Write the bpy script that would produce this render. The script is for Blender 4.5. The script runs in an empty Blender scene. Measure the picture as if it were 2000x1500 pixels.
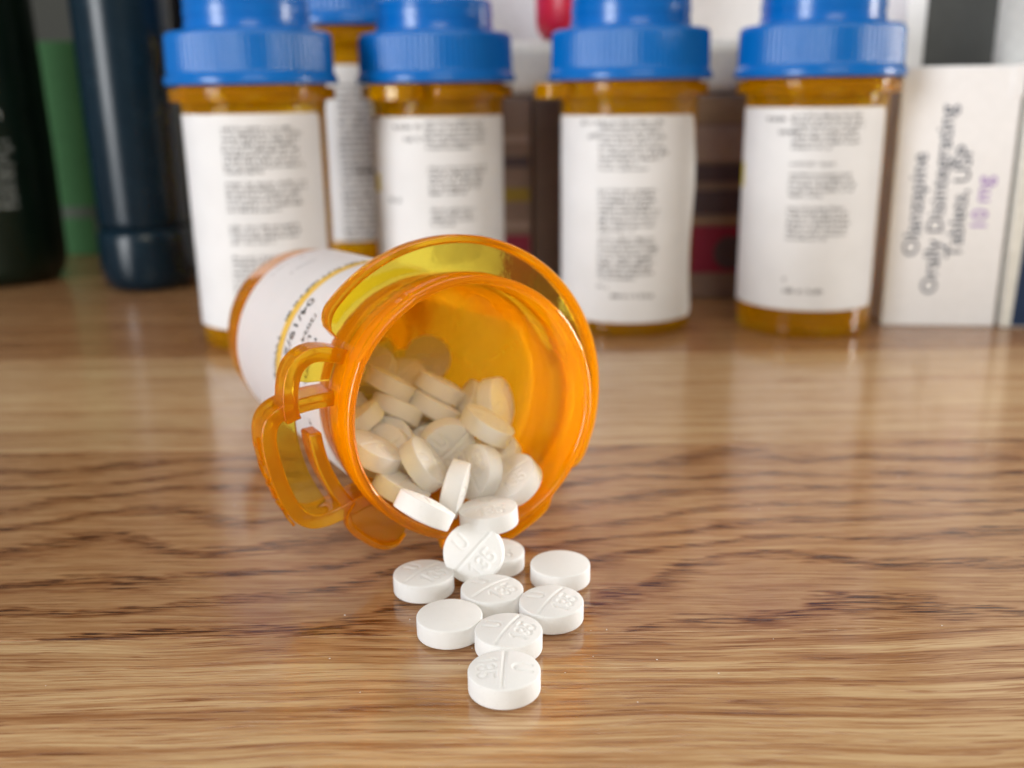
import bpy, bmesh, math, random
from mathutils import Vector, Matrix

MM = 0.001
R_ = math.radians
scn = bpy.context.scene
col = scn.collection

# ------------------------------------------------------------------ camera
cam_d = bpy.data.cameras.new("camera")
cam = bpy.data.objects.new("camera", cam_d)
col.objects.link(cam)
scn.camera = cam
cam_d.sensor_width = 36.0
cam_d.lens = 35.1
cam_d.clip_start = 0.005
cam_d.clip_end = 20.0
PITCH, ROLL, CAM_H = R_(16.4), R_(0.8), 61.7
cam.matrix_world = (Matrix.Translation((0, 0, CAM_H * MM)) @ Matrix.Rotation(R_(90) - PITCH, 4, 'X')
                    @ Matrix.Rotation(-ROLL, 4, 'Z'))
cam_d.dof.use_dof = True
cam_d.dof.focus_distance = 0.1135
cam_d.dof.aperture_fstop = 19.5

# ------------------------------------------------------------------ world, lamps, exposure
world = bpy.data.worlds.new("World")
scn.world = world
world.use_nodes = True
bg = world.node_tree.nodes["Background"]
bg.inputs[0].default_value = (0.93, 0.96, 1.0, 1)
bg.inputs[1].default_value = 0.22


def area(name, loc, target, sx, sy, energy, colour):
    d = bpy.data.lights.new(name, 'AREA')
    d.shape = 'RECTANGLE'
    d.size, d.size_y = sx, sy
    d.energy = energy
    d.color = colour
    o = bpy.data.objects.new(name, d)
    col.objects.link(o)
    o.location = loc
    o.rotation_euler = (Vector(target) - Vector(loc)).to_track_quat('-Z', 'Y').to_euler()
    return o


area("window_light", (-0.60, -0.34, 0.20), (0, 0.20, 0.03), 0.26, 0.44, 6.4, (0.96, 0.98, 1.0))
area("room_light", (0.16, -0.48, 0.50), (0, 0.16, 0.02), 0.40, 0.36, 2.9, (1.0, 0.91, 0.70))
area("ceiling_light", (-0.10, 0.50, 0.95), (0, 0.20, 0), 0.8, 0.6, 2.8, (1.0, 0.98, 0.95))
area("side_fill_light", (0.66, 0.36, 0.13), (-0.02, 0.15, 0.03), 0.40, 0.20, 9.5, (1.0, 0.98, 0.95))  # added fill lamp that brightens the tipped bottle's inside, not a real window

scn.view_settings.view_transform = 'Standard'
scn.view_settings.look = 'None'
scn.view_settings.exposure = -0.09
scn.view_settings.gamma = 1.0
scn.view_settings.use_curve_mapping = False
cy = scn.cycles
cy.use_denoising = True
cy.max_bounces = 14
cy.transmission_bounces = 12
cy.transparent_max_bounces = 16
cy.diffuse_bounces = 10
cy.glossy_bounces = 6
cy.sample_clamp_indirect = 30.0
cy.blur_glossy = 1.0


# ------------------------------------------------------------------ material helpers
class NT:
    def __init__(self, name):
        self.m = bpy.data.materials.new(name)
        self.m.use_nodes = True
        self.t = self.m.node_tree
        self.t.nodes.clear()
        self.out = self.t.nodes.new("ShaderNodeOutputMaterial")

    def n(self, kind, **kw):
        nd = self.t.nodes.new("ShaderNode" + kind)
        for k, v in kw.items():
            setattr(nd, k, v)
        return nd

    def set(self, nd, key, val):
        s = nd.inputs[key]
        if isinstance(val, bpy.types.NodeSocket):
            self.t.links.new(val, s)
        else:
            s.default_value = val

    def math(self, op, a, b=0.0, clamp=False):
        nd = self.n("Math", operation=op, use_clamp=clamp)
        self.set(nd, 0, a)
        self.set(nd, 1, b)
        return nd.outputs[0]

    def noise(self, vec, scale=1.0, detail=2.0, rough=0.5, dist=0.0):
        nd = self.n("TexNoise")
        self.set(nd, "Vector", vec)
        self.set(nd, "Scale", scale)
        self.set(nd, "Detail", detail)
        self.set(nd, "Roughness", rough)
        self.set(nd, "Distortion", dist)
        return nd.outputs[0]

    def vmul(self, vec, xyz):
        nd = self.n("VectorMath", operation='MULTIPLY')
        self.set(nd, 0, vec)
        self.set(nd, 1, xyz)
        return nd.outputs[0]

    def ramp(self, fac, stops, interp='LINEAR'):
        nd = self.n("ValToRGB")
        nd.color_ramp.interpolation = interp
        el = nd.color_ramp.elements
        while len(el) < len(stops):
            el.new(0.5)
        for e, (p, c) in zip(el, stops):
            e.position = p
            e.color = c if len(c) == 4 else (*c, 1)
        self.set(nd, 0, fac)
        return nd.outputs[0]

    def smooth(self, v, lo, hi):
        nd = self.n("MapRange", interpolation_type='SMOOTHSTEP')
        self.set(nd, 0, v)
        self.set(nd, 1, lo)
        self.set(nd, 2, hi)
        return nd.outputs[0]

    def mixc(self, f, a, b, mode='MIX'):
        nd = self.n("Mix", data_type='RGBA', blend_type=mode)
        self.set(nd, 0, f)
        for k, v in ((6, a), (7, b)):
            self.set(nd, k, v if isinstance(v, bpy.types.NodeSocket) else (*v, 1))
        return nd.outputs[2]

    def bsdf(self, **kw):
        nd = self.n("BsdfPrincipled")
        for k, v in kw.items():
            key = k.replace("_", " ")
            if isinstance(v, tuple) and len(v) == 3:
                v = (*v, 1)
            self.set(nd, key, v)
        return nd

    def bump(self, h, strength=0.3, dist=0.0002):
        nd = self.n("Bump")
        self.set(nd, "Height", h)
        self.set(nd, "Strength", strength)
        self.set(nd, "Distance", dist)
        return nd.outputs[0]

    def done(self, shader):
        self.t.links.new(shader, self.out.inputs[0])
        return self.m

    def objmm(self):
        tc = self.n("TexCoord")
        return self.vmul(tc.outputs["Object"], (1000, 1000, 1000))


def plain(name, c, rough=0.5, spec=0.5, var=0.08, scale=0.4, bump=0.0):
    t = NT(name)
    p = t.objmm()
    nz = t.noise(p, scale, 4, 0.6)
    k = t.smooth(nz, 0.3, 0.7)
    cc = t.mixc(k, tuple(x * (1 - var) for x in c), tuple(min(1, x * (1 + var)) for x in c))
    b = t.bsdf(Base_Color=cc, Roughness=t.math('ADD', t.math('MULTIPLY', nz, 0.12), rough - 0.06), Specular_IOR_Level=spec)
    if bump:
        t.set(b, "Normal", t.bump(t.noise(p, 3.0, 4, 0.6), bump, 0.0001))
    return t.done(b.outputs[0])


def amber_mat(name, tint, glow, fac):
    t = NT(name)
    p = t.objmm()
    nz = t.noise(p, 0.35, 3, 0.5)
    g = t.bsdf(Base_Color=tint, Roughness=t.math('ADD', t.math('MULTIPLY', nz, 0.10), 0.02), IOR=1.45,
               Transmission_Weight=1.0)
    t.set(g, "Normal", t.bump(t.noise(p, 0.5, 3, 0.5), 0.10, 0.0003))
    tr = t.n("BsdfTranslucent")
    t.set(tr, 0, (*glow, 1))
    df = t.n("BsdfDiffuse")
    t.set(df, 0, (*glow, 1))
    m1 = t.n("MixShader")
    t.set(m1, 0, 0.40)
    t.t.links.new(tr.outputs[0], m1.inputs[1])
    t.t.links.new(df.outputs[0], m1.inputs[2])
    m2 = t.n("MixShader")
    t.set(m2, 0, fac)
    t.t.links.new(g.outputs[0], m2.inputs[1])
    t.t.links.new(m1.outputs[0], m2.inputs[2])
    return t.done(m2.outputs[0])


AMBER = amber_mat("amber_plastic", (1.0, 0.77, 0.04), (1.0, 0.41, 0.0), 0.34)
AMBER_BODY = amber_mat("amber_plastic_body", (1.0, 0.78, 0.025), (1.0, 0.385, 0.0), 0.34)
AMBER_VIAL = amber_mat("amber_plastic_vial", (1.0, 0.86, 0.06), (1.0, 0.52, 0.0), 0.30)
AMBER_THIN = amber_mat("amber_plastic_thin", (1.0, 0.90, 0.10), (1.0, 0.52, 0.0), 0.12)


def paper_mat(name, c, thru=0.5, rough=0.55):
    t = NT(name)
    p = t.objmm()
    nz = t.noise(p, 0.15, 3, 0.5)
    cc = t.mixc(t.smooth(nz, 0.3, 0.7), tuple(x * 0.96 for x in c), c)
    b = t.bsdf(Base_Color=cc, Roughness=rough, Specular_IOR_Level=0.35)
    t.set(b, "Normal", t.bump(t.noise(p, 0.12, 2, 0.5), 0.25, 0.0006))
    tr = t.n("BsdfTranslucent")
    t.set(tr, 0, (*c, 1))
    m = t.n("MixShader")
    t.set(m, 0, thru)
    t.t.links.new(b.outputs[0], m.inputs[1])
    t.t.links.new(tr.outputs[0], m.inputs[2])
    return t.done(m.outputs[0])


PAPER = paper_mat("label_paper", (0.91, 0.915, 0.935), 0.24)
PAPER_LIT = paper_mat("label_paper_thin", (0.95, 0.955, 0.97), 0.52)
HILITE = paper_mat("label_yellow", (0.80, 0.50, 0.09), 0.1)
LEMON = paper_mat("label_lemon", (0.75, 0.62, 0.05), 0.1)
INK = plain("black_ink", (0.03, 0.035, 0.04), 0.6)
GREYINK = plain("grey_ink", (0.045, 0.045, 0.055), 0.6)
PALEINK = plain("pale_ink", (0.50, 0.51, 0.52), 0.6)
PEN = plain("pen_ink", (0.07, 0.09, 0.14), 0.6)
PURPLE = plain("purple_pen_ink", (0.36, 0.22, 0.56), 0.6)
TEAL = plain("teal_ink", (0.20, 0.36, 0.40), 0.6)

t = NT("blue_plastic")
p = t.objmm()
b = t.bsdf(Base_Color=t.mixc(t.noise(p, 0.2, 2), (0.0, 0.120, 0.45), (0.0, 0.14, 0.50)), Roughness=0.24, Specular_IOR_Level=0.5)
BLUE = t.done(b.outputs[0])

t = NT("tablet_white")
p = t.objmm()
fine = t.noise(p, 5.5, 5, 0.7)
speck = t.smooth(t.noise(p, 3.2, 2, 0.5), 0.62, 0.74)
base = t.mixc(t.noise(p, 1.2, 3), (0.84, 0.84, 0.835), (0.88, 0.885, 0.89))
b = t.bsdf(Base_Color=t.mixc(speck, base, (0.80, 0.795, 0.775)), Roughness=0.58, Specular_IOR_Level=0.3)
t.set(b, "Normal", t.bump(fine, 0.40, 0.00009))
tr = t.n("BsdfTranslucent")
t.set(tr, 0, (0.93, 0.93, 0.92, 1))
mx = t.n("MixShader")
t.set(mx, 0, 0.34)
t.t.links.new(b.outputs[0], mx.inputs[1])
t.t.links.new(tr.outputs[0], mx.inputs[2])
TABLET = t.done(mx.outputs[0])


def wood_mat():
    t = NT("oak_laminate")
    geo = t.n("NewGeometry")
    oi = t.n("ObjectInfo")
    sep = t.n("SeparateColor")
    t.t.links.new(oi.outputs["Color"], sep.inputs[0])
    tone, cath, seed = sep.outputs[0], sep.outputs[1], sep.outputs[2]
    pm = t.vmul(geo.outputs["Position"], (1000, 1000, 0))
    off = t.n("CombineXYZ")
    t.set(off, 0, t.math('MULTIPLY', seed, 731.0))
    t.set(off, 1, t.math('MULTIPLY', seed, 213.0))
    add = t.n("VectorMath", operation='ADD')
    t.set(add, 0, pm)
    t.set(add, 1, off.outputs[0])
    P = add.outputs[0]
    # slow sideways wander of the grain
    wob = t.noise(t.vmul(P, (0.018, 0.03, 1)), 1.0, 2, 0.5)
    shift = t.n("CombineXYZ")
    t.set(shift, 1, t.math('MULTIPLY', t.math('SUBTRACT', wob, 0.5), 7.0))
    add2 = t.n("VectorMath", operation='ADD')
    t.set(add2, 0, P)
    t.set(add2, 1, shift.outputs[0])
    Q = add2.outputs[0]
    con = oi.outputs["Alpha"]
    fib = t.noise(t.vmul(Q, (0.030, 0.95, 1)), 1.0, 8, 0.72)
    fine = t.noise(t.vmul(Q, (0.14, 4.6, 1)), 1.0, 5, 0.68)
    pore = t.smooth(t.noise(t.vmul(Q, (0.10, 2.6, 1)), 1.0, 2, 0.5), 0.56, 0.63)
    dash = t.smooth(t.noise(t.vmul(Q, (0.15, 2.9, 1)), 1.0, 2, 0.5), 0.45, 0.56)
    straight = t.noise(t.vmul(Q, (0.006, 0.30, 1)), 1.0, 3, 0.55)
    sp = t.n("SeparateXYZ")
    t.set(sp, 0, P)
    warp = t.math('MULTIPLY', t.noise(t.vmul(P, (0.013, 0.022, 1)), 1.0, 2, 0.5), 6.0)
    jag = t.math('MULTIPLY', t.math('SUBTRACT', t.noise(t.vmul(P, (0.13, 1.5, 1)), 1.0, 2, 0.6), 0.5), 0.75)
    ph = t.math('ADD', t.math('SUBTRACT', t.math('MULTIPLY', sp.outputs[1], 0.13), t.math('MULTIPLY', sp.outputs[0], 0.017)), t.math('ADD', warp, jag))
    fr = t.math('FRACT', ph)
    ring = t.math('MULTIPLY', t.smooth(fr, 0.48, 0.84), t.math('SUBTRACT', 1.0, t.smooth(fr, 0.86, 1.0)))
    st = t.smooth(straight, 0.40, 0.66)
    inv = t.math('SUBTRACT', 1.0, cath)
    d = t.math('MULTIPLY', t.smooth(fib, 0.34, 0.68), t.math('SUBTRACT', 0.46, t.math('MULTIPLY', cath, 0.20)))
    d = t.math('ADD', d, t.math('MULTIPLY', t.math('MULTIPLY', st, inv), 0.24))
    d = t.math('ADD', d, t.math('MULTIPLY', t.math('MULTIPLY', ring, cath), t.math('ADD', t.math('MULTIPLY', dash, 0.62), 0.10)))
    d = t.math('ADD', d, t.math('MULTIPLY', t.math('MULTIPLY', pore, t.math('ADD', t.math('MULTIPLY', t.math('MULTIPLY', st, inv), 0.5), 0.45)), 0.42))
    d = t.math('ADD', d, t.math('MULTIPLY', t.math('SUBTRACT', fine, 0.5), 0.66))
    d = t.math('ADD', t.math('MULTIPLY', t.math('SUBTRACT', d, 0.3), con), 0.3)
    d = t.math('ADD', d, t.math('MULTIPLY', t.math('SUBTRACT', tone, 0.5), 0.6), True)
    c = t.ramp(d, [(0.0, (0.53, 0.358, 0.188)), (0.22, (0.405, 0.228, 0.106)), (0.45, (0.275, 0.122, 0.048)),
                   (0.70, (0.180, 0.070, 0.024)), (1.0, (0.060, 0.020, 0.008))])
    # worn, slightly dusty lacquer
    smudge = t.noise(t.vmul(P, (0.05, 0.05, 1)), 1.0, 4, 0.6)
    rough = t.math('ADD', t.math('MULTIPLY', smudge, 0.12), 0.105)
    b = t.bsdf(Base_Color=c, Roughness=rough, Specular_IOR_Level=0.68, IOR=1.5)
    t.set(b, "Normal", t.bump(t.math('SUBTRACT', 1.0, t.math('MULTIPLY', pore, 1.0)), 0.22, 0.00012))
    return t.done(b.outputs[0])


WOOD = wood_mat()


# ------------------------------------------------------------------ mesh helpers (all in millimetres)
def link_mesh(name, me, mats, parent=None, smooth=True, angle=40):
    for m in (mats if isinstance(mats, list) else [mats]):
        me.materials.append(m)
    if smooth:
        me.shade_smooth()
        if angle < 180:
            try:
                me.set_sharp_from_angle(angle=R_(angle))
            except Exception:
                pass
    o = bpy.data.objects.new(name, me)
    col.objects.link(o)
    if parent:
        o.parent = parent
    return o


def from_py(name, vs, fs, mat, parent=None, smooth=True, angle=40):
    me = bpy.data.meshes.new(name)
    me.from_pydata([(x * MM, y * MM, z * MM) for x, y, z in vs], [], fs)
    me.validate()
    if mat in (AMBER, AMBER_THIN, AMBER_VIAL, AMBER_BODY):
        bm = bmesh.new()
        bm.from_mesh(me)
        bmesh.ops.recalc_face_normals(bm, faces=bm.faces[:])
        bm.to_mesh(me)
        bm.free()
    me.update()
    return link_mesh(name, me, mat, parent, smooth, angle)


def empty(name, loc=(0, 0, 0), label=None, cat=None, group=None):
    o = bpy.data.objects.new(name, None)
    o.empty_display_size = 0.01
    col.objects.link(o)
    o.location = [c * MM for c in loc]
    tag(o, label, cat, group)
    return o


def tag(o, label=None, cat=None, group=None, kind=None):
    if label:
        o["label"] = label
    if cat:
        o["category"] = cat
    if group:
        o["group"] = group
    if kind:
        o["kind"] = kind
    return o


def lathe(prof, n, rfun=None):
    """closed surface of revolution; points with r = 0 become poles"""
    vs, fs, rows = [], [], []
    for r, z in prof:
        if r < 1e-6:
            rows.append([len(vs)])
            vs.append((0, 0, z))
        else:
            base = len(vs)
            for i in range(n):
                a = 2 * math.pi * i / n
                rr = r + (rfun(a, r, z) if rfun else 0)
                vs.append((rr * math.cos(a), rr * math.sin(a), z))
            rows.append(list(range(base, base + n)))
    for A, B in zip(rows, rows[1:]):
        for i in range(n):
            j = (i + 1) % n
            if len(A) == 1 and len(B) == 1:
                continue
            if len(A) == 1:
                fs.append((A[0], B[j], B[i]))
            elif len(B) == 1:
                fs.append((A[i], A[j], B[0]))
            else:
                fs.append((A[i], A[j], B[j], B[i]))
    return vs, fs


def sector(prof, t0, t1, n, taper=0.0, r_in=17.0):
    """sweep a closed (r, z) outline round the axis from t0 to t1 degrees, its outer corners rounded off at both ends"""
    vs, fs = [], []
    k = len(prof)
    for i in range(n + 1):
        th = t0 + (t1 - t0) * i / n
        e = min(th - t0, t1 - th)
        s = 1.0
        if taper and e < taper:
            q = 1 - e / taper
            s = 1 - (1 - math.sqrt(max(0, 1 - q * q))) * 0.55
        for r, z in prof:
            rr = r_in + (r - r_in) * s
            vs.append((rr * math.cos(R_(th)), rr * math.sin(R_(th)), z))
    for i in range(n):
        for j in range(k):
            j2 = (j + 1) % k
            fs.append((i * k + j, i * k + j2, (i + 1) * k + j2, (i + 1) * k + j))
    fs.append(tuple(range(k))[::-1])
    fs.append(tuple(n * k + j for j in range(k)))
    return vs, fs


def strip(path, w, z0, z1):
    """a flat bar of width w following a 2-D path, extruded from z0 to z1"""
    vs, fs = [], []
    m = len(path)
    for i, (x, y) in enumerate(path):
        a = path[max(0, i - 1)]
        b = path[min(m - 1, i + 1)]
        dx, dy = b[0] - a[0], b[1] - a[1]
        L = math.hypot(dx, dy)
        nx, ny = -dy / L * w / 2, dx / L * w / 2
        for sx, z in ((1, z0), (-1, z0), (-1, z1), (1, z1)):
            vs.append((x + sx * nx, y + sx * ny, z))
    for i in range(m - 1):
        for j in range(4):
            fs.append((i * 4 + j, i * 4 + (j + 1) % 4, (i + 1) * 4 + (j + 1) % 4, (i + 1) * 4 + j))
    fs.append((3, 2, 1, 0))
    fs.append(tuple((m - 1) * 4 + j for j in range(4)))
    return vs, fs


def smooth_path(ctrl, per=6):
    out = []
    n = len(ctrl)
    for i in range(n - 1):
        p0, p1, p2, p3 = ctrl[max(0, i - 1)], ctrl[i], ctrl[i + 1], ctrl[min(n - 1, i + 2)]
        for k in range(per):
            u = k / per
            out.append(tuple(0.5 * ((2 * p1[c]) + (-p0[c] + p2[c]) * u + (2 * p0[c] - 5 * p1[c] + 4 * p2[c] - p3[c]) * u * u
                                    + (-p0[c] + 3 * p1[c] - 3 * p2[c] + p3[c]) * u ** 3) for c in (0, 1)))
    out.append(tuple(ctrl[-1]))
    return out


def bevel(o, w, seg=2, angle=30):
    m = o.modifiers.new("bevel", 'BEVEL')
    m.width = w * MM
    m.segments = seg
    m.limit_method = 'ANGLE'
    m.angle_limit = R_(angle)
    return o


def box(name, x0, x1, y0, y1, z0, z1, mat, parent=None, bev=0.4, seg=2):
    vs = [(x, y, z) for z in (z0, z1) for y in (y0, y1) for x in (x0, x1)]
    fs = [(0, 2, 3, 1), (4, 5, 7, 6), (0, 1, 5, 4), (1, 3, 7, 5), (3, 2, 6, 7), (2, 0, 4, 6)]
    o = from_py(name, vs, fs, mat, parent, True, 30)
    if bev:
        bevel(o, bev, seg)
    return o


def text_mesh(body, size, extrude=0.0, align='LEFT', bold=0.0):
    """flat lettering outlines as (verts, faces) in mm"""
    cu = bpy.data.curves.new("lettering", 'FONT')
    cu.body = body
    cu.size = size
    cu.extrude = extrude
    cu.align_x = align
    cu.offset = bold
    cu.resolution_u = 3
    ob = bpy.data.objects.new("lettering", cu)
    col.objects.link(ob)
    dg = bpy.context.evaluated_depsgraph_get()
    me = bpy.data.meshes.new_from_object(ob.evaluated_get(dg))
    vs = [tuple(v.co) for v in me.vertices]
    fs = [tuple(p.vertices) for p in me.polygons]
    bpy.data.objects.remove(ob)
    bpy.data.curves.remove(cu)
    bpy.data.meshes.remove(me)
    return vs, fs


def wrap(vs, R, th0, z0):
    return [((R + z) * math.cos(R_(th0) + x / R), (R + z) * math.sin(R_(th0) + x / R), z0 + y) for x, y, z in vs]


class Marks:
    """rows of tiny illegible print, as little strokes"""
    def __init__(self, seed):
        self.v, self.f, self.r = [], [], random.Random(seed)

    def quad(self, x0, y0, x1, y1):
        b = len(self.v)
        self.v += [(x0, y0, 0), (x1, y0, 0), (x1, y1, 0), (x0, y1, 0)]
        self.f.append((b, b + 1, b + 2, b + 3))

    def line(self, x, y, length, h):
        r = self.r
        end = x + length
        while x < end:
            for _ in range(r.randint(2, 8)):
                w = h * r.uniform(0.45, 0.7)
                if x + w > end:
                    return
                s = h * 0.19
                k = r.random()
                if k < 0.75:
                    self.quad(x, y, x + s, y + h * r.choice((0.7, 0.7, 1.0)))
                if k > 0.2:
                    yy = y + h * r.choice((0, 0.3, 0.58))
                    self.quad(x, yy, x + w * 0.85, yy + s)
                if k > 0.45:
                    self.quad(x + w * 0.7, y, x + w * 0.7 + s, y + h * 0.7)
                x += w * 1.15
            x += h * 0.5


# ------------------------------------------------------------------ table
table = empty("table", (0, 0, 0))
tag(table, "brown oak laminate table top in long strips", None, None, "structure")
#            y0   y1    tone  cathedral seed
planks = [(-90, -25, 0.50, 0.2, 0.11, 1.0), (-25, 40, 0.46, 0.1, 0.83, 1.0), (40, 105, 0.36, 0.08, 0.37, 0.95), (105, 170, 0.76, 0.95, 0.62, 1.0),
          (170, 235, 0.22, 0.05, 0.21, 0.60), (235, 300, 0.60, 0.25, 0.94, 0.7), (300, 365, 0.55, 0.1, 0.55, 0.8), (365, 430, 0.60, 0.3, 0.73, 0.8),
          (430, 495, 0.5, 0.2, 0.05, 0.8)]
for y0, y1, tone, cath, seed, contrast in planks:
    o = box("plank", -420, 420, y0 + 0.03, y1 - 0.03, -18, 0, WOOD, table, 0.12, 2)
    o.color = (tone, cath, seed, contrast)
wall = box("wall", -420, 420, 495, 507, -18, 420, plain("wall_paint", (0.055, 0.056, 0.050), 0.8, 0.2), None, 0)
tag(wall, "plain grey wall behind the table", None, None, "structure")


# ------------------------------------------------------------------ tablets
def seg_d(px, py, a, b):
    ax, ay = a
    bx, by = b
    dx, dy = bx - ax, by - ay
    L = dx * dx + dy * dy
    u = 0 if L == 0 else max(0, min(1, ((px - ax) * dx + (py - ay) * dy) / L))
    return math.hypot(px - ax - u * dx, py - ay - u * dy)


def glyph(ch):
    if ch == 'U':
        arc = [(-0.50 * math.cos(u), -0.25 - 0.50 * math.sin(u)) for u in [math.pi * k / 8 for k in range(9)]]
        return [[(-0.50, 0.78)] + arc + [(0.50, 0.78)]]
    if ch == '1':
        return [[(-0.28, 0.45), (0.02, 0.75), (0.02, -0.75)]]
    if ch == '3':
        a = [(0.0 + 0.36 * math.cos(u), 0.37 + 0.37 * math.sin(u)) for u in [R_(150 - 24 * k) for k in range(11)]]
        c = [(0.0 + 0.40 * math.cos(u), -0.36 + 0.40 * math.sin(u)) for u in [R_(80 - 24 * k) for k in range(11)]]
        return [a + c]
    if ch == '5':
        c = [(-0.02 + 0.42 * math.cos(u), -0.33 + 0.42 * math.sin(u)) for u in [R_(130 - 27 * k) for k in range(11)]]
        return [[(0.36, 0.75), (-0.28, 0.75), (-0.32, 0.02)] + c]


strokes = []
for ch, x, y, s in (('U', 0.0, 1.95, 1.2), ('1', -1.25, -1.75, 1.15), ('3', 0.0, -1.85, 1.15), ('5', 1.25, -1.75, 1.15)):
    for pl in glyph(ch):
        q = [(x + s * a, y + s * b) for a, b in pl]
        strokes += list(zip(q, q[1:]))


def sst(lo, hi, v):
    u = max(0, min(1, (v - lo) / (hi - lo)))
    return u * u * (3 - 2 * u)


def tablet_mesh():
    R, hb, dome = 3.875, 1.12, 0.42
    nr, ns = 62, 192
    vs, fs = [], []

    def face_z(x, y):
        r = math.hypot(x, y)
        z = hb + 0.07 + dome * (1 - (r / 3.72) ** 2)
        z -= 0.13 * (1 - sst(0.02, 0.34, abs(y))) * (1 - sst(3.2, 3.7, r))
        if r < 3.7:
            d = min(seg_d(x, y, a, b) for a, b in strokes)
            z -= 0.11 * (1 - sst(0.06, 0.33, d)) * (1 - sst(3.3, 3.6, r))
        return z
    vs.append((0, 0, face_z(0, 0)))
    rows = []
    for k in range(1, nr + 1):
        r = 3.72 * k / nr
        row = []
        for i in range(ns):
            a = 2 * math.pi * i / ns
            x, y = r * math.cos(a), r * math.sin(a)
            row.append(len(vs))
            vs.append((x, y, face_z(x, y)))
        rows.append(row)
    for r, z in ((3.80, hb + 0.05), (3.85, hb - 0.02), (R, hb - 0.12), (R, 0), (R, -hb + 0.12), (3.85, -hb + 0.02), (3.80, -hb - 0.05),
                 (3.72, -hb - 0.07), (3.3, -hb - 0.07 - dome * 0.21), (2.6, -hb - 0.07 - dome * 0.51),
                 (1.6, -hb - 0.07 - dome * 0.815), (0.7, -hb - 0.07 - dome * 0.965)):
        row = []
        for i in range(ns):
            a = 2 * math.pi * i / ns
            row.append(len(vs))
            vs.append((r * math.cos(a), r * math.sin(a), z))
        rows.append(row)
    for i in range(ns):
        fs.append((0, rows[0][i], rows[0][(i + 1) % ns]))
    for A, B in zip(rows, rows[1:]):
        for i in range(ns):
            j = (i + 1) % ns
            fs.append((A[i], B[i], B[j], A[j]))
    vs.append((0, 0, -hb - 0.07 - dome))
    L = rows[-1]
    for i in range(ns):
        fs.append((L[i], len(vs) - 1, L[(i + 1) % ns]))
    me = bpy.data.meshes.new("tablet")
    me.from_pydata([(x * MM, y * MM, z * MM) for x, y, z in vs], [], fs)
    me.update()
    me.materials.append(TABLET)
    me.shade_smooth()
    return me


TAB = tablet_mesh()


def tablet(pos, nrm, spin, label, group):
    o = bpy.data.objects.new("tablet", TAB)
    col.objects.link(o)
    n = Vector(nrm).normalized()
    ref = Vector((1, 0, 0)) - n * n.x
    if ref.length < 0.2:
        ref = Vector((0, 1, 0)) - n * n.y
    ref.normalize()
    y = n.cross(ref)
    m = Matrix((ref, y, n)).transposed().to_4x4() @ Matrix.Rotation(R_(spin), 4, 'Z')
    o.matrix_world = Matrix.Translation(Vector(pos) * MM) @ m
    tag(o, label, "tablet", group)
    return o


SP = "tablets spilled on the table"
Z0 = 1.61
tablet((-1.26, 93.04, Z0), (0.0, -0.01, 1), -92, "white tablet closest to the camera, its imprint turned upside down", SP)
tablet((-0.80, 101.15, Z0), (0.01, 0.0, 1), 66, "white scored tablet directly behind the closest one", SP)
tablet((-7.72, 104.72, Z0), (0.0, 0.0, -1), 20, "white tablet with a plain face, left of the scored one behind the closest", SP)
tablet((4.37, 107.78, Z0), (0.0, -0.015, 1), 62, "white imprinted tablet in front of the lone plain tablet on the right", SP)
tablet((-2.84, 111.09, Z0), (0.02, 0.02, 1), 48, "white imprinted tablet in the middle of the spill, below the upright tablet", SP)
tablet((5.92, 117.60, Z0), (0.0, 0.0, -1), 75, "white plain tablet lying alone at the right rear of the spill", SP)
tablet((-11.62, 115.44, Z0), (0.0, 0.01, 1), 52, "white imprinted tablet lying at the left rear of the spill", SP)
tablet((-5.23, 118.00, 4.25), (-0.14, -0.90, 0.41), 47, "white tablet stamped U 135 standing upright against the bottle mouth", SP)
tablet((-2.55, 121.75, Z0), (0.02, 0.01, 1), 10, "white tablet mostly hidden behind the upright one at the bottle mouth", SP)

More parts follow.
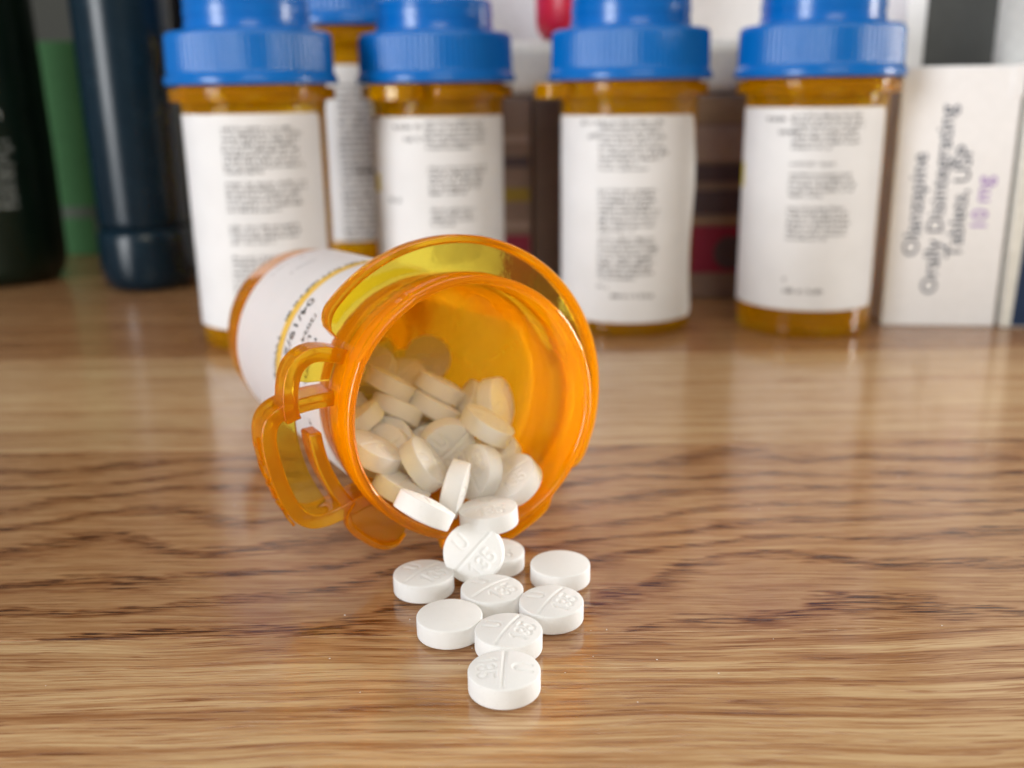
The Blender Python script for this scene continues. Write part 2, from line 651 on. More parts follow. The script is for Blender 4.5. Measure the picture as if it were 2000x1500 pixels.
PILE = "tablets inside the tipped bottle"
pile = [
    ('P1', (-11.37, 117.2, 10.72), (0.454, 0.322, 0.831)),
    ('P1b', (-14.92, 123.67, 10.99), (0.454, 0.136, 0.881)),
    ('P2', (-7.83, 123.63, 10.86), (0.962, -0.129, -0.242)),
    ('P3', (-4.78, 128.4, 11.32), (-0.757, -0.552, 0.35)),
    ('P4', (0.13, 128.2, 10.05), (-0.538, -0.331, 0.775)),
    ('P5', (-3.33, 121.61, 7.87), (-0.066, 0.009, 0.998)),
    ('P6', (-12.03, 126.04, 13.5), (0.803, -0.06, 0.592)),
    ('P7', (-9.17, 132.01, 14.0), (0.264, -0.949, -0.171)),
    ('P8', (-3.62, 133.52, 16.34), (0.521, 0.014, 0.853)),
    ('P9', (-2.69, 135.36, 11.04), (-0.385, -0.534, 0.753)),
    ('P10', (-17.78, 133.93, 13.6), (-0.134, -0.817, 0.56)),
    ('P11', (-17.89, 130.33, 13.63), (-0.273, -0.811, 0.517)),
    ('P12', (-18.59, 125.11, 15.68), (0.474, 0.045, 0.879)),
    ('P13', (-12.69, 138.45, 12.78), (0.017, -0.064, 0.998)),
    ('P14', (-16.94, 138.2, 17.33), (0.403, 0.407, 0.82)),
    ('P15', (-11.53, 141.16, 16.58), (0.505, 0.23, 0.832)),
    ('P16', (-17.99, 140.36, 20.66), (0.488, 0.254, 0.835)),
    ('P17', (-10.93, 143.63, 18.95), (0.482, 0.219, 0.849)),
    ('P18', (-6.56, 144.71, 15.81), (-0.866, -0.17, 0.471)),
    ('P19', (-2.49, 141.15, 17.16), (0.895, -0.376, 0.242)),
    ('P20', (-21.77, 132.54, 17.37), (-0.529, 0.005, 0.849)),
    ('P21', (-14.30, 163.90, 18.10), (0.128, -0.86, 0.493)),
    ('P22', (-16.94, 148.54, 18.69), (-0.016, -0.521, 0.854)),
    ('P23', (-21.35, 147.35, 20.88), (-0.313, -0.513, 0.799)),
    ('F', (-24.55, 159.82, 12.07), (0.164, 0.211, 0.963)),
    ('F', (-29.54, 165.22, 16.17), (-0.108, -0.502, 0.858)),
    ('F', (-17.03, 161.42, 14.86), (-0.502, 0.856, 0.122)),
    ('F', (-13.84, 151.97, 13.75), (-0.596, 0.048, 0.802)),
    ('F', (-22.46, 143.26, 13.19), (-0.367, 0.021, 0.93)),
    ('F', (-25.51, 170.53, 11.27), (-0.717, 0.55, 0.428)),
    ('F', (-24.09, 154.92, 15.71), (0.502, -0.32, 0.804)),
    ('F', (-22.03, 167.69, 11.12), (-0.358, 0.667, 0.653)),
    ('F', (-15.13, 150.25, 8.07), (-0.512, -0.159, 0.844)),
    ('F', (-31.27, 172.82, 11.34), (0.026, -0.316, 0.948)),
    ('F', (-22.9, 151.45, 10.19), (0.383, -0.214, 0.899)),
    ('F', (-35.81, 169.42, 15.51), (-0.827, 0.517, 0.223)),
    ('F', (-15.39, 136.36, 8.62), (0.008, 0.092, 0.996)),
    ('F', (-29.81, 154.34, 13.95), (0.204, -0.415, 0.887)),
    ('F', (-24.8, 176.16, 15.5), (-0.563, 0.02, 0.826)),
    ('F', (-37.27, 163.23, 12.49), (0.569, 0.328, 0.754)),
    ('F', (-21.47, 160.18, 8.15), (-0.269, 0.262, 0.927)),
    ('F', (-18.39, 154.51, 16.87), (0.646, -0.173, 0.744)),
    ('F', (-28.67, 164.13, 7.27), (0.278, 0.145, 0.95)),
    ('F', (-28.9, 147.82, 15.9), (0.052, -0.02, 0.998)),
    ('F', (-12.49, 144.54, 10.63), (-0.135, -0.937, 0.321)),
    ('F', (-30.27, 172.21, 6.29), (0.233, 0.225, 0.946)),
    ('F', (-20.12, 144.26, 8.24), (0.39, -0.014, 0.921)),
    ('F', (-14.24, 157.92, 10.2), (-0.697, -0.178, 0.695)),
    ('F', (-18.16, 167.7, 15.06), (0.774, -0.239, 0.586)),
    ('F', (-31.83, 157.27, 11.95), (0.138, -0.384, 0.913)),
    ('F', (-25.03, 140.41, 16.59), (-0.457, 0.373, 0.807)),
    ('F', (-21.29, 177.17, 10.8), (-0.55, -0.445, 0.707)),
]
names = {
    'P1': ("white tablet on edge at the lower left of the bottle mouth, nearest the lip", 30),
    'P1b': ("yellow-lit tablet tucked behind the one at the lower left lip", 80),
    'P2': ("narrow upright tablet seen edge-on in the middle of the bottle mouth", 10),
    'P3': ("tablet just right of the edge-on upright one, half lit yellow", 120),
    'P4': ("white tablet leaning at the right end of the front row in the bottle", 24),
    'P5': ("white tablet marked U lying on the lip above the upright tablet", 12),
    'P6': ("cream tablet tilted to the right, left of the edge-on upright one", 140),
    'P7': ("cream tablet with a bright yellow upper edge at the middle of the pile", 40),
    'P8': ("cream tablet lying flat behind the right middle of the pile", 15),
    'P9': ("cream tablet at the right wall behind the front row", 65),
    'P10': ("broad round cream face at the left middle of the pile", 100),
    'P11': ("cream tablet tilted to the left just below the broad round one", 33),
    'P12': ("pale tablet at the left lip partly covered by the rim", 60),
    'P13': ("cream tablet wedged between the broad round one and the middle one", 5),
    'P14': ("tablet seen edge-on lying level at the left rear of the pile", 90),
    'P15': ("slanted tablet right of the level edge-on one", 45),
    'P16': ("slanted edge-on tablet at the top left of the pile", 10),
    'P17': ("slanted edge-on tablet at the top centre of the pile", 70),
    'P18': ("yellow edge-on tablet leaning right at the top right of the pile", 20),
    'P19': ("yellow tablet standing against the right wall at the top of the pile", 130),
    'P20': ("tablet cut off by the left rim behind the broad round one", 75),
    'P21': ("blurred orange tablet deep inside, above the top centre of the pile", 0),
    'P22': ("blurred tablet lying deep inside behind the top left of the pile", 50),
    'P23': ("blurred tablet deep inside against the left wall", 15),
}
rr = random.Random(5)
for key, pos, nrm in pile:
    if key == 'F':
        tablet(pos, nrm, rr.uniform(0, 360), "tablet buried low in the pile inside the tipped bottle", PILE)
    else:
        tablet(pos, nrm, names[key][1], names[key][0], PILE)

# ------------------------------------------------------------------ the tipped bottle
AX = Vector((0.45771, -0.88680, 0.06384))
E1 = Vector((-0.88862, -0.45865, 0.0))
E2 = Vector((-0.02928, 0.05673, 0.99796))
LEN = 76.0
base_c = Vector((-4.49, 122.05, 22.17)) - AX * LEN
bottle = empty("prescription_bottle", (0, 0, 0), "open amber prescription bottle lying on its side with tablets spilling out", "bottle")
bottle.matrix_world = Matrix.Translation(base_c * MM) @ Matrix((E2, E1, AX)).transposed().to_4x4()

def wobble(a, r, z):
    w = 0.05 * math.sin(3 * a + z * 0.1) + 0.03 * math.sin(7 * a + 1.0)
    if z > 69 and r > 16.2:                                    # mould seams on the neck
        for th, h in ((26, 0.16), (61, 0.13), (206, 0.14), (-70, 0.10)):
            d = (math.degrees(a) - th + 180) % 360 - 180
            w += h * math.exp(-(d / 1.1) ** 2)
    return w


prof = [(0, 0.9), (10, 0.9), (13.6, 0.5), (14.6, 0.0), (15.3, 0.15), (15.75, 0.6), (15.95, 1.4), (16.05, 20), (16.2, 45), (16.35, 64),
        (16.5, 66.2), (17.0, 67.3), (17.25, 68.2), (17.3, 69.8), (17.05, 70.6), (17.0, 71.4), (17.45, 71.9), (17.6, 72.5), (17.45, 73.1),
        (17.1, 73.6), (17.1, 74.2), (17.38, 74.6), (17.45, 75.2), (17.3, 75.75), (16.95, 76.0), (16.6, 75.95), (16.35, 75.7), (16.2, 75.0),
        (16.15, 71.5), (16.05, 68.5), (15.6, 66.4), (15.25, 65.0), (15.15, 45), (14.95, 4.5), (14.4, 2.9), (13.0, 2.2), (0, 2.2)]
vs, fs = lathe(prof, 288, wobble)
body = from_py("bottle_body", vs, fs, AMBER_BODY, bottle, True, 60)

# collar plate in three arcs
plate_prof = [(16.9, 68.7), (21.3, 68.6), (21.3, 69.7), (16.9, 69.8)]
rim_prof = [(21.1, 68.0), (21.9, 67.8), (22.15, 68.2), (22.2, 70.0), (21.95, 70.4), (21.4, 70.35), (21.1, 69.9)]
for a0, a1 in ((-128, 56), (126, 152), (170, 222)):
    ns = max(24, int((a1 - a0) / 1.6))
    vs, fs = sector(plate_prof, a0, a1, ns, 9.0)
    o = from_py("collar_flange", vs, fs, AMBER_THIN if a0 < 0 else AMBER, bottle, True, 50)
    vs, fs = sector(rim_prof, a0 - 0.2, a1 + 0.2, ns, 9.0)
    from_py("flange_rim", vs, fs, AMBER, o, True, 50)


def pol(rho, phi):
    th = R_(90 - phi)
    return (rho * math.cos(th), rho * math.sin(th))


loop = smooth_path([pol(17.0, 28.5), pol(19.4, 27.0), pol(21.4, 24.3), pol(22.6, 19.5), pol(22.8, 13), pol(22.6, 6), pol(22.2, 2.5)], 6)
vs, fs = strip(loop, 1.9, 66.0, 70.2)
bevel(from_py("locking_hook", vs, fs, AMBER, bottle, True, 40), 0.2, 2)
web = [pol(17.1, 28), pol(19.8, 26.5), pol(21.9, 22), pol(22.2, 14.5), pol(20.0, 14.5), pol(17.1, 16.5)]
vs = [(x, y, 66.9) for x, y in web] + [(x, y, 67.5) for x, y in web]
k = len(web)
fs = [tuple(range(k))[::-1], tuple(range(k, 2 * k))] + [(i, (i + 1) % k, k + (i + 1) % k, k + i) for i in range(k)]
bevel(from_py("hook_web", vs, fs, AMBER_THIN, bottle, True, 30), 0.12, 2)

turn = empty("turning_tab", (0, 0, 0))
turn.parent = bottle
frame = smooth_path([pol(17.0, 10.5), pol(20.0, 8.4), pol(23.0, 6.0), pol(24.7, 3.2), pol(25.4, -1.0), pol(25.5, -8), pol(25.5, -18), pol(25.4, -25.5),
                     pol(24.7, -30.0), pol(23.2, -33.0), pol(20.8, -35.5), pol(17.0, -40)], 6)
vs, fs = strip(frame, 1.9, 64.3, 70.0)
tab_frame = from_py("tab_frame", vs, fs, AMBER, turn, True, 40)
bevel(tab_frame, 0.2, 2)
vs, fs = sector([(21.3, 66.6), (24.8, 66.6), (24.8, 67.3), (21.3, 67.3)], 85.5, 121, 26, 0)
bevel(from_py("tab_web", vs, fs, AMBER_THIN, turn, True, 40), 0.15, 2)
vs, fs = sector([(18.8, 66.0), (20.6, 66.0), (20.6, 69.9), (18.8, 69.9)], 93, 127.5, 26, 0)
bevel(from_py("tab_inner_bar", vs, fs, AMBER, turn, True, 40), 0.35, 3)
lv, lf = text_mesh("TURN", 4.3, 0.18)
w = max(v[0] for v in lv)
vs = wrap([(v[0] * 1.15, v[1], v[2]) for v in lv], 26.5, 91.5, 65.5)
from_py("embossed_lettering", vs, lf, AMBER, turn, False)

# label round the bottle
LR = 16.62


def label_shell(r, z0, z1, t0, t1, th=0.12, nz=14, nt=120, curl=0.0, corner=2.0, seed=1):
    rnd = random.Random(seed)
    ph = [rnd.uniform(0, 6.28) for _ in range(4)]
    vs, fs = [], []
    for s in (0, 1):
        for i in range(nt + 1):
            a = t0 + (t1 - t0) * i / nt
            e = min(a - t0, t1 - a) * math.pi / 180 * r
            c = 0.0
            if e < corner:
                q = 1 - e / corner
                c = corner * (1 - math.sqrt(max(0, 1 - q * q)))
            for j in range(nz + 1):
                z = z0 + c + (z1 - z0 - 2 * c) * j / nz
                lift = curl * max(0, 1 - e / 4.0) ** 2 * (0.6 + 0.4 * math.sin(z * 0.16 + ph[0])) if a > (t0 + t1) / 2 else 0
                rr = r + s * th + lift + 0.03 * math.sin(z * 0.22 + ph[1]) * math.sin(R_(a) * 5 + ph[2])
                vs.append((rr * math.cos(R_(a)), rr * math.sin(R_(a)), z))
    k = nz + 1
    n1 = (nt + 1) * k
    for i in range(nt):
        for j in range(nz):
            a, b, c, d = i * k + j, (i + 1) * k + j, (i + 1) * k + j + 1, i * k + j + 1
            fs.append((a, d, c, b))
            fs.append((n1 + a, n1 + b, n1 + c, n1 + d))
    for i in range(nt):
        for j in (0, nz):
            a, b = i * k + j, (i + 1) * k + j
            fs.append((a, b, n1 + b, n1 + a) if j == 0 else (b, a, n1 + a, n1 + b))
    for i in (0, nt):
        for j in range(nz):
            a, b = i * k + j, i * k + j + 1
            fs.append((b, a, n1 + a, n1 + b) if i == 0 else (a, b, n1 + b, n1 + a))
    return vs, fs


vs, fs = label_shell(LR - 0.12, 12.5, 61.5, -6, 300, nt=160, corner=1.5)
lab = from_py("paper_label", vs, fs, PAPER_LIT, bottle, True, 60)
vs, fs = [], []
nb = 70
for i in range(nb + 1):
    a = R_(-40 + 132 * i / nb)
    for z in (39.3, 42.0):
        vs.append(((LR + 0.06) * math.cos(a), (LR + 0.06) * math.sin(a), z))
fs = [(2 * i, 2 * i + 2, 2 * i + 3, 2 * i + 1) for i in range(nb)]
from_py("highlighter_band", vs, fs, HILITE, lab, True, 180)


def cyl_text(name, body, size, th0, z0, mat, parent, r, sx=1.0, rise=0.10):
    lv, lf = text_mesh(body, size)
    vs = wrap([(v[0] * sx, v[1], rise) for v in lv], r, th0, z0)
    return from_py(name, vs, lf, mat, parent, False)


cyl_text("date_lettering", "04/19/2024", 3.3, 42.0, 43.5, INK, lab, LR, 0.95)
cyl_text("date_lettering", "/2024", 2.1, 49.0, 49.6, INK, lab, LR, 0.95)
cyl_text("direction_lettering", "TWICE", 2.3, 66, 38.3, INK, lab, LR, 1.0)


def cyl_marks(name, rows, seed, th_mid, r, mat, parent, rise=0.05):
    """rows: (x from label middle in mm, z, length, letter height)"""
    m = Marks(seed)
    for x, z, L, h in rows:
        m.line(x, z, L, h)
    vs = wrap([(x, y, rise) for x, y, z in m.v], r, th_mid, 0)
    o = from_py(name, vs, m.f, mat, parent, False)
    o["kind"] = "stuff"
    return o


cyl_marks("small_print", [(0, 38.5, 17, 1.5)], 3, 4, LR, INK, lab, 0.10)
cyl_marks("small_print", [(0, 15.6, 7.6, 1.3), (0.5, 23.8, 5.4, 1.3)], 4, 14, LR, PALEINK, lab, 0.08)
cyl_marks("small_print", [(0, 55.0, 16, 1.3), (0, 52.0, 8, 1.3)], 8, 60, LR, INK, lab, 0.08)
vs, fs = [], []
for i in range(31):
    a = R_(0 + 50 * i / 30)
    for z in (53.6, 59.5):
        vs.append(((LR + 0.05) * math.cos(a), (LR + 0.05) * math.sin(a), z))
fs = [(2 * i, 2 * i + 2, 2 * i + 3, 2 * i + 1) for i in range(30)]
from_py("lemon_band", vs, fs, LEMON, lab, True, 180)

# ------------------------------------------------------------------ standing vials
body_prof = [(0, 1.0), (11, 1.0), (15.2, 0.5), (16.2, 0.0), (16.8, 0.25), (17.1, 0.9), (17.15, 2), (17.25, 30), (17.35, 57), (17.6, 59.4), (18.0, 60.2),
             (18.0, 66), (18.2, 70.5), (17.9, 71), (17.1, 71), (16.9, 70.5), (16.8, 60), (16.1, 57.5), (16.0, 30), (15.9, 4), (15.2, 2.6), (0, 2.4)]
vs, fs = lathe(body_prof, 96)
ME_BODY = from_py("vial_body", vs, fs, AMBER_VIAL, None, True, 60)
vs, fs = sector([(17.7, 60.6), (19.6, 60.5), (19.9, 60.1), (20.1, 60.5), (20.1, 62.8), (19.7, 63.1), (17.7, 62.2)], 20, 330, 90, 8.0, 17.7)
ME_COLLAR = from_py("collar_flange", vs, fs, AMBER_VIAL, None, True, 50)
pth = smooth_path([pol(17.7, 118), pol(20.5, 115), pol(23.2, 111), pol(24.0, 103), pol(23.8, 92), pol(22.8, 84), pol(17.7, 78)], 5)
vs, fs = strip(pth, 1.4, 59.6, 63.2)
ME_TAB = from_py("turning_tab", vs, fs, AMBER_VIAL, None, True, 40)


def ribs(a, r, z):
    if 66.7 < z < 75.3 and r > 19:
        return 0.16 * max(-1, min(1, 2.2 * math.sin(a * 88)))
    return 0.0


cap_prof = [(19.0, 64.0), (20.75, 63.8), (20.95, 64.0), (20.95, 65.0), (20.85, 65.5), (20.4, 66.1), (20.15, 66.4), (20.05, 66.65), (20.0, 66.9),
            (19.98, 67.3), (19.8, 74.6), (19.78, 75.1), (19.7, 75.35), (19.6, 75.6), (19.35, 75.85), (18.9, 76.0), (16.2, 76.25), (15.6, 76.35), (15.35, 76.6),
            (15.25, 77.0), (15.15, 78.2), (14.95, 78.3), (14.95, 79.6), (15.12, 79.7),
            (15.1, 81.2), (14.9, 81.3), (14.9, 82.4), (15.0, 82.6), (14.95, 83.4), (14.7, 83.8), (14.3, 84.0), (13.6, 84.0), (13.3, 83.6), (13.2, 77.8), (0, 77.6), (0, 75.2),
            (18.0, 75.0), (18.9, 74.2), (19.0, 64.0)]
vs, fs = lathe(cap_prof, 352, ribs)
ME_CAP = from_py("screw_cap", vs, fs, BLUE, None, True, 50)
for o in (ME_BODY, ME_COLLAR, ME_TAB, ME_CAP):
    col.objects.unlink(o)


def copy_part(o, parent):
    c = o.copy()
    col.objects.link(c)
    c.parent = parent
    return c


VG = "capped amber vials standing in a row"


def vial(pos, yaw, label, seed, z0, z1, rows, left_rows, scale=1.0, curl=0.0, lemon=None, span=(-100, 70)):
    e = empty("pill_vial", pos, label, "pill bottle", VG)
    e.scale = (scale, scale, scale)
    face = math.degrees(math.atan2(-pos[1], -pos[0]))      # the side of the label with the printed panel
    # local -Y looks at the camera; collar and tab turn with yaw
    copy_part(ME_BODY, e)
    for src in (ME_COLLAR, ME_TAB):
        c = copy_part(src, e)
        c.rotation_euler.z = R_(yaw)
        if src is ME_TAB:
            bevel(c, 0.3, 2)
    copy_part(ME_CAP, e)
    vs, fs = label_shell(17.42, z0, z1, face + span[0], face + span[1], nt=110, curl=curl, corner=1.8, seed=seed)
    lb = from_py("paper_label", vs, fs, PAPER, e, True, 60)
    cyl_marks("small_print", rows, seed, face, 17.56, GREYINK, lb)
    if left_rows:
        cyl_marks("bold_print", left_rows, seed + 50, face, 17.56, INK, lb)
    if lemon:
        za, zb, ta, tb = lemon
        vs = []
        for i in range(9):
            a = R_(face + ta + (tb - ta) * i / 8)
            for z in (za, zb):
                vs.append((17.58 * math.cos(a), 17.58 * math.sin(a), z))
        from_py("lemon_mark", vs, [(2 * i, 2 * i + 2, 2 * i + 3, 2 * i + 1) for i in range(8)], LEMON, lb, True, 180)
    return e


def block(x, top, n, L, step, h, rag, seed):
    r = random.Random(seed)
    return [(x, top - i * step, L * (r.uniform(0.45, 0.7) if i == n - 1 else r.uniform(1 - rag, 1.0)), h) for i in range(n)]


rows1 = (block(-8.5, 53.5, 9, 20.5, 1.24, 0.92, 0.15, 1) + block(-8.5, 40.8, 6, 20.5, 1.24, 0.92, 0.12, 2) + block(-8.5, 30.6, 4, 18.5, 1.24, 0.92, 0.1, 3)
         + block(-8.5, 23.2, 9, 19.5, 1.24, 0.92, 0.1, 4))
vial((-63.1, 258, 0), 96, "capped amber vial at the left end of the row, behind the tipped bottle's base", 11, 5.5, 57.2, rows1, None, span=(-100, 60))
rows2 = (block(-3.2, 53.8, 6, 17, 1.24, 0.92, 0.12, 5) + [(-12.5, 52.6, 9, 1.3), (-9, 49.6, 6, 1.3)] + block(-2.8, 42.5, 6, 16.5, 1.24, 0.92, 0.15, 6)
         + block(-2.5, 32.0, 4, 13, 1.24, 0.92, 0.15, 7) + block(-2.5, 24.5, 6, 15.5, 1.24, 0.92, 0.15, 8))
vial((-18.9, 276, 0), 250, "capped amber vial second in the row, rising behind the tipped bottle's mouth", 12, 6.5, 55.6, rows2,
     [(-15, 34.2, 5.2, 1.4)], lemon=(36.5, 41, -72, -62), span=(-100, 78))
rows3 = (block(-7.4, 53.5, 9, 18, 1.24, 0.92, 0.14, 9) + [(-12.6, 53.2, 5, 1.3), (-10.5, 50.0, 4.6, 1.3), (-7.4, 42.3, 13, 0.9)]
         + block(-7.4, 37.0, 9, 16, 1.24, 0.92, 0.12, 10) + block(-7.4, 25.0, 9, 16, 1.24, 0.92, 0.14, 11) + [(-7.4, 12.6, 3, 1.2), (-4.0, 10.4, 12, 1.2)])
vial((31.3, 268, 0), 200, "capped amber vial third in the row, its crinkled label showing a lifted edge", 13, 3.8, 55.4, rows3, None, curl=1.1,
     span=(-100, 66))
rows4 = (block(-5.2, 54.5, 7, 18.5, 1.24, 0.92, 0.12, 12) + [(-12.6, 53.6, 7.5, 1.3), (-8.5, 50.4, 5, 1.3), (-5.2, 43.2, 11, 0.9)]
         + block(-5.2, 40.6, 5, 17, 1.24, 0.92, 0.12, 13) + block(-5.2, 32.5, 7, 16, 1.24, 0.92, 0.08, 14) + [(-5.2, 14.6, 1.2, 1.3), (-5.0, 11.8, 11, 1.3)])
vial((78.3, 263, 0), 86, "capped amber vial at the right end of the row, beside the white medicine box", 14, 7.4, 56.8, rows4, None,
     lemon=(37, 43, -84, -72), span=(-100, 70))
rows5 = block(-3.5, 50, 27, 12, 1.41, 0.92, 0.1, 15)
vial((-49.5, 330, 0), 160, "larger amber vial standing behind the gap between the first two vials", 15, 14, 55, rows5, [(0, 30, 5, 1.6)], scale=1.264,
     lemon=(47, 52, 20, 32), span=(-75, 75))

# ------------------------------------------------------------------ things behind, left side
NAVY = plain("navy_plastic", (0.002, 0.013, 0.024), 0.26, 0.35, 0.1, 0.1)
tube = empty("cosmetic_tube", (-121, 333, 0), "tall navy blue plastic tube standing on its cap", "tube")
vs, fs = lathe([(0, 0.2), (9.5, 0), (12.2, 0.4), (14.0, 2.2), (14.9, 5.5), (15.2, 10), (15.1, 17), (14.6, 19.6), (13.6, 20.2), (0, 20.2)], 96)
from_py("cap", vs, fs, NAVY, tube, True, 60)
vs, fs = lathe([(0, 20.4), (13.4, 20.4), (14.1, 21.2), (14.3, 23), (14.6, 60), (15.0, 130), (15.0, 150), (0, 150)], 96)
from_py("tube_body", vs, fs, NAVY, tube, True, 60)

DKGREEN = plain("dark_green_plastic", (0.002, 0.009, 0.005), 0.35, 0.35, 0.2, 0.1)
WHITEINK = plain("white_ink", (0.42, 0.45, 0.44), 0.6)
dk = empty("shampoo_bottle", (-179, 349, 0), "blackish green bottle with pale print at the left edge of the picture", "bottle")
vs, fs = lathe([(0, 0), (16, 0), (19, 0.8), (21, 3.5), (22, 8), (22.2, 40), (21.6, 90), (20.5, 130), (16, 150), (0, 152)], 96)
from_py("bottle_body", vs, fs, DKGREEN, dk, True, 60)
m = Marks(31)
m.line(-2, 73, 14, 5.0)
m.line(0, 67, 12, 3.2)
m.line(0, 55, 12, 3.4)
for i in range(9):
    m.line(-2, 47.5 - i * 2.6, 14.5, 1.5)
o = from_py("printed_text", wrap([(x, y, 0.25) for x, y, z in m.v], 22.2, -72, 0), m.f, WHITEINK, dk, False)
o["kind"] = "stuff"

green = empty("green_carton", (0, 0, 0), "green carton standing at the back between the dark bottle and the navy tube", "carton")
box("carton_body", -206, -132, 402, 440, 0, 82, plain("green_card", (0.052, 0.155, 0.058), 0.7, 0.2), green, 0.6)
box("grey_band", -205.5, -132.5, 401.8, 402.4, 15.0, 19.5, plain("grey_print", (0.075, 0.10, 0.07), 0.6), green, 0)
box("grey_panel", -166, -132.6, 401.7, 402.4, 0.6, 15.0, plain("taupe_print", (0.10, 0.095, 0.09), 0.6), green, 0)

BLACKCARD = plain("black_card", (0.005, 0.005, 0.008), 0.6, 0.2)
blk = empty("black_carton", (0, 0, 0), "black carton standing between the navy tube and the first vial", "carton")
box("carton_body", -132, -112, 352, 385, 0, 128, BLACKCARD, blk, 0.5)
box("dark_panel", -126, -113, 351.7, 352.4, 36, 84, plain("dark_slate_print", (0.035, 0.035, 0.05), 0.6), blk, 0)

# ------------------------------------------------------------------ things behind, centre
WHITECARD = plain("white_card", (0.74, 0.74, 0.75), 0.5, 0.4, 0.03)
back = box("white_carton", -110, 96, 362, 400, 0, 150, WHITECARD, None, 1.0)
tag(back, "large plain white carton at the very back, behind all the blue caps", "carton")

CARD = plain("kraft_print", (0.235, 0.165, 0.150), 0.55, 0.4, 0.1, 0.08)
TAN = plain("tan_print", (0.34, 0.235, 0.16), 0.55)
PINK = plain("pinkish_print", (0.36, 0.27, 0.25), 0.55)
DARKP = plain("plum_print", (0.075, 0.05, 0.07), 0.55)
MAG = plain("crimson_print", (0.26, 0.010, 0.055), 0.5)
OLIVE = plain("olive_print", (0.28, 0.20, 0.02), 0.55)
GAP_SHADE = plain("gap_shade_brown", (0.15, 0.105, 0.095), 0.55)  # dark tone for the painted gap shade
ca = empty("printed_carton", (0, 0, 0), "brownish printed carton with an olive stripe, behind the second vial", "carton")
box("carton_body", -26, 6.6, 299, 335, 0, 59.5, CARD, ca, 0.5)
for x0, x1, z0, z1, mt in ((-25, 6, 30.0, 34.0, OLIVE), (-25, 6, 0.5, 20, MAG), (-25, 6, 40, 43, DARKP), (-25, 6, 47, 49, PINK), (-25, 6, 22, 24, PINK)):
    box("printed_stripe", x0, x1, 298.8, 299.3, z0, z1, mt, ca, 0)
cb = empty("printed_carton", (0, 0, 0), "brown carton with a crimson block, showing between the third and fourth vials", "carton")
box("carton_body", 7.2, 84, 299, 335, 0, 59.5, CARD, cb, 0.5)
box("dark_gap_panel", 7.6, 15, 298.8, 299.3, 0.5, 59, GAP_SHADE, cb, 0)  # dark panel painting the shade of the gap between the two cartons
for x0, x1, z0, z1, mt in ((15.2, 83.6, 52, 59, TAN), (15.2, 83.6, 41, 51, PINK), (40, 80, 35, 40, DARKP), (36, 78, 25.5, 32.5, DARKP),
                           (15.2, 83.6, 22.8, 24.0, TAN), (30, 83, 8, 22, MAG)):
    box("printed_block", x0, x1, 298.8, 299.3, z0, z1, mt, cb, 0)
o = from_py("dark_emblem", [(66 + 5 * math.cos(k * math.pi / 12), 298.7, 14 + 5 * math.sin(k * math.pi / 12)) for k in range(24)],
            [tuple(range(24))], DARKP, cb, False)

tray = box("white_tub", -24, 84, 300, 352, 59.7, 75.2, plain("white_plastic", (0.80, 0.80, 0.81), 0.28, 0.5, 0.02), None, 3.5, 5)
tag(tray, "low white plastic tub resting on the printed cartons", "tub")
red = empty("red_bottle", (18.5, 309.5, 75.2), "red plastic bottle standing on the white tub, above the gap between two vials", "bottle")
REDP = plain("red_plastic", (0.55, 0.010, 0.040), 0.3)
vs, fs = lathe([(0, 0.3), (6.0, 0.0), (8.2, 0.8), (9.6, 2.6), (10.1, 5.0), (10.3, 40), (8, 46), (0, 46)], 64)
from_py("bottle_body", vs, fs, REDP, red, True, 60)
vs, fs = lathe([(0, 46.2), (5.5, 46.2), (5.5, 56), (5.0, 57), (0, 57)], 48)
from_py("cap", vs, fs, WHITECARD, red, True, 40)

# ------------------------------------------------------------------ things behind, right side
BOXW = plain("white_box_card", (0.89, 0.895, 0.93), 0.5, 0.4, 0.02)
hw = empty("medicine_box", (98.6, 260.2, 0), "small white box with dark and purple print running up its front", "box")
hw.rotation_euler.z = R_(-7)
bx = box("box_body", 0, 29, 0, 24, 0, 66, BOXW, hw, 0.5, 3)
box("tuck_flap", 26.2, 29.25, -0.25, 0.3, 58.5, 66.1, BOXW, hw, 0.15)


def up_text(name, body, size, x, z, mat, sx=1.0):
    """printed lettering running up the box front"""
    lv, lf = text_mesh(body, size, bold=0.06)
    vs = [(x - b, -0.08, z + a * sx) for a, b, c in lv]
    return from_py(name, vs, lf, mat, hw, False)


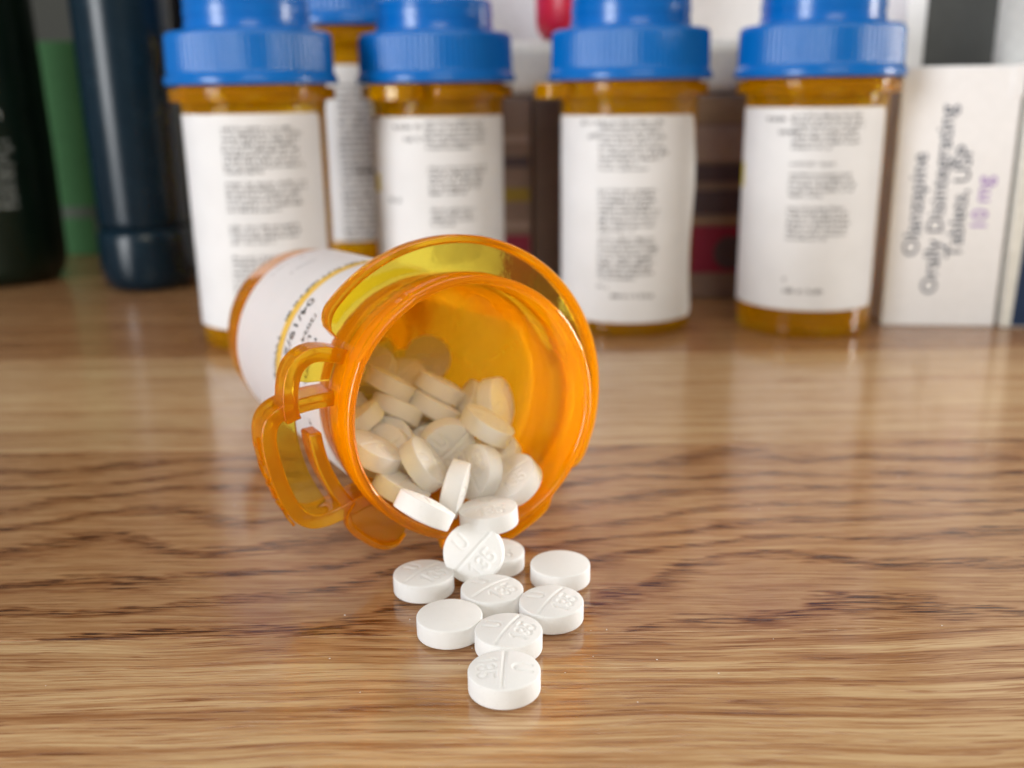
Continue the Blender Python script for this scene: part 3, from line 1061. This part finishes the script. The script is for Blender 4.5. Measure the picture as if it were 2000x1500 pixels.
up_text("printed_text", "Olanzapine", 5.6, 7.8, 18.6, PEN, 1.05)
up_text("printed_text", "Orally Disintegrating", 5.6, 13.3, 8.6, PEN, 1.02)
up_text("printed_text", "Tablets, USP", 5.6, 18.6, 18.2, PEN, 1.0)
up_text("printed_text", "10 mg", 5.6, 24.0, 25.3, PURPLE, 1.0)

rc = empty("blue_white_carton", (128.6, 256.0, 0), "white carton with a navy panel at the right edge of the picture", "carton")
rc.rotation_euler.z = R_(-7)
box("carton_body", 0, 40, 0, 30, 0, 118, plain("ivory_card", (0.78, 0.78, 0.74), 0.5), rc, 0.5)
NAVYP = plain("navy_print", (0.008, 0.030, 0.085), 0.45)
v4 = [(2.6, -0.12, 0.5), (39.5, -0.12, 0.5), (39.5, -0.12, 47), (3.8, -0.12, 47)]
from_py("navy_panel", v4, [(0, 1, 2, 3)], NAVYP, rc, False)
m = Marks(77)
for i in range(5):
    m.line(2.2, 60 - i * 3.0, 14, 2.4)
o = from_py("teal_print", [(x, -0.1, y) for x, y, z in m.v], m.f, TEAL, rc, False)
o["kind"] = "stuff"

ch = empty("charcoal_carton", (0, 0, 0), "white carton with a charcoal front panel behind the small white medicine box", "carton")
box("carton_body", 110, 150, 292, 318, 0, 120, BOXW, ch, 0.5)
box("charcoal_panel", 115.6, 144.5, 291.7, 292.4, 20, 119, plain("charcoal_print", (0.045, 0.048, 0.048), 0.45), ch, 0)

# ------------------------------------------------------------------ tablet dust on the table
rd = random.Random(12)
dv, df = [], []
for k in range(64):
    if k < 50:
        x, y = rd.gauss(-2, 7.5), rd.gauss(107, 7)
    else:
        x, y = rd.uniform(-60, 65), rd.uniform(78, 185)
    s_ = rd.uniform(0.035, 0.10) * (1.5 if rd.random() < 0.12 else 1)
    b0 = len(dv)
    n_ = rd.choice((5, 6, 7))
    a0 = rd.uniform(0, 6)
    st_ = rd.uniform(0.6, 1.7)
    for i in range(n_):
        a = a0 + 2 * math.pi * i / n_
        q = s_ * rd.uniform(0.7, 1.2)
        dv.append((x + q * st_ * math.cos(a), y + q * math.sin(a), 0.012))
    dv.append((x, y, s_ * 0.8))
    for i in range(n_):
        df.append((b0 + i, b0 + (i + 1) % n_, b0 + n_))
dust = from_py("dust", dv, df, TABLET, None, False)
tag(dust, "fine white tablet dust scattered on the table", None, None, "stuff")
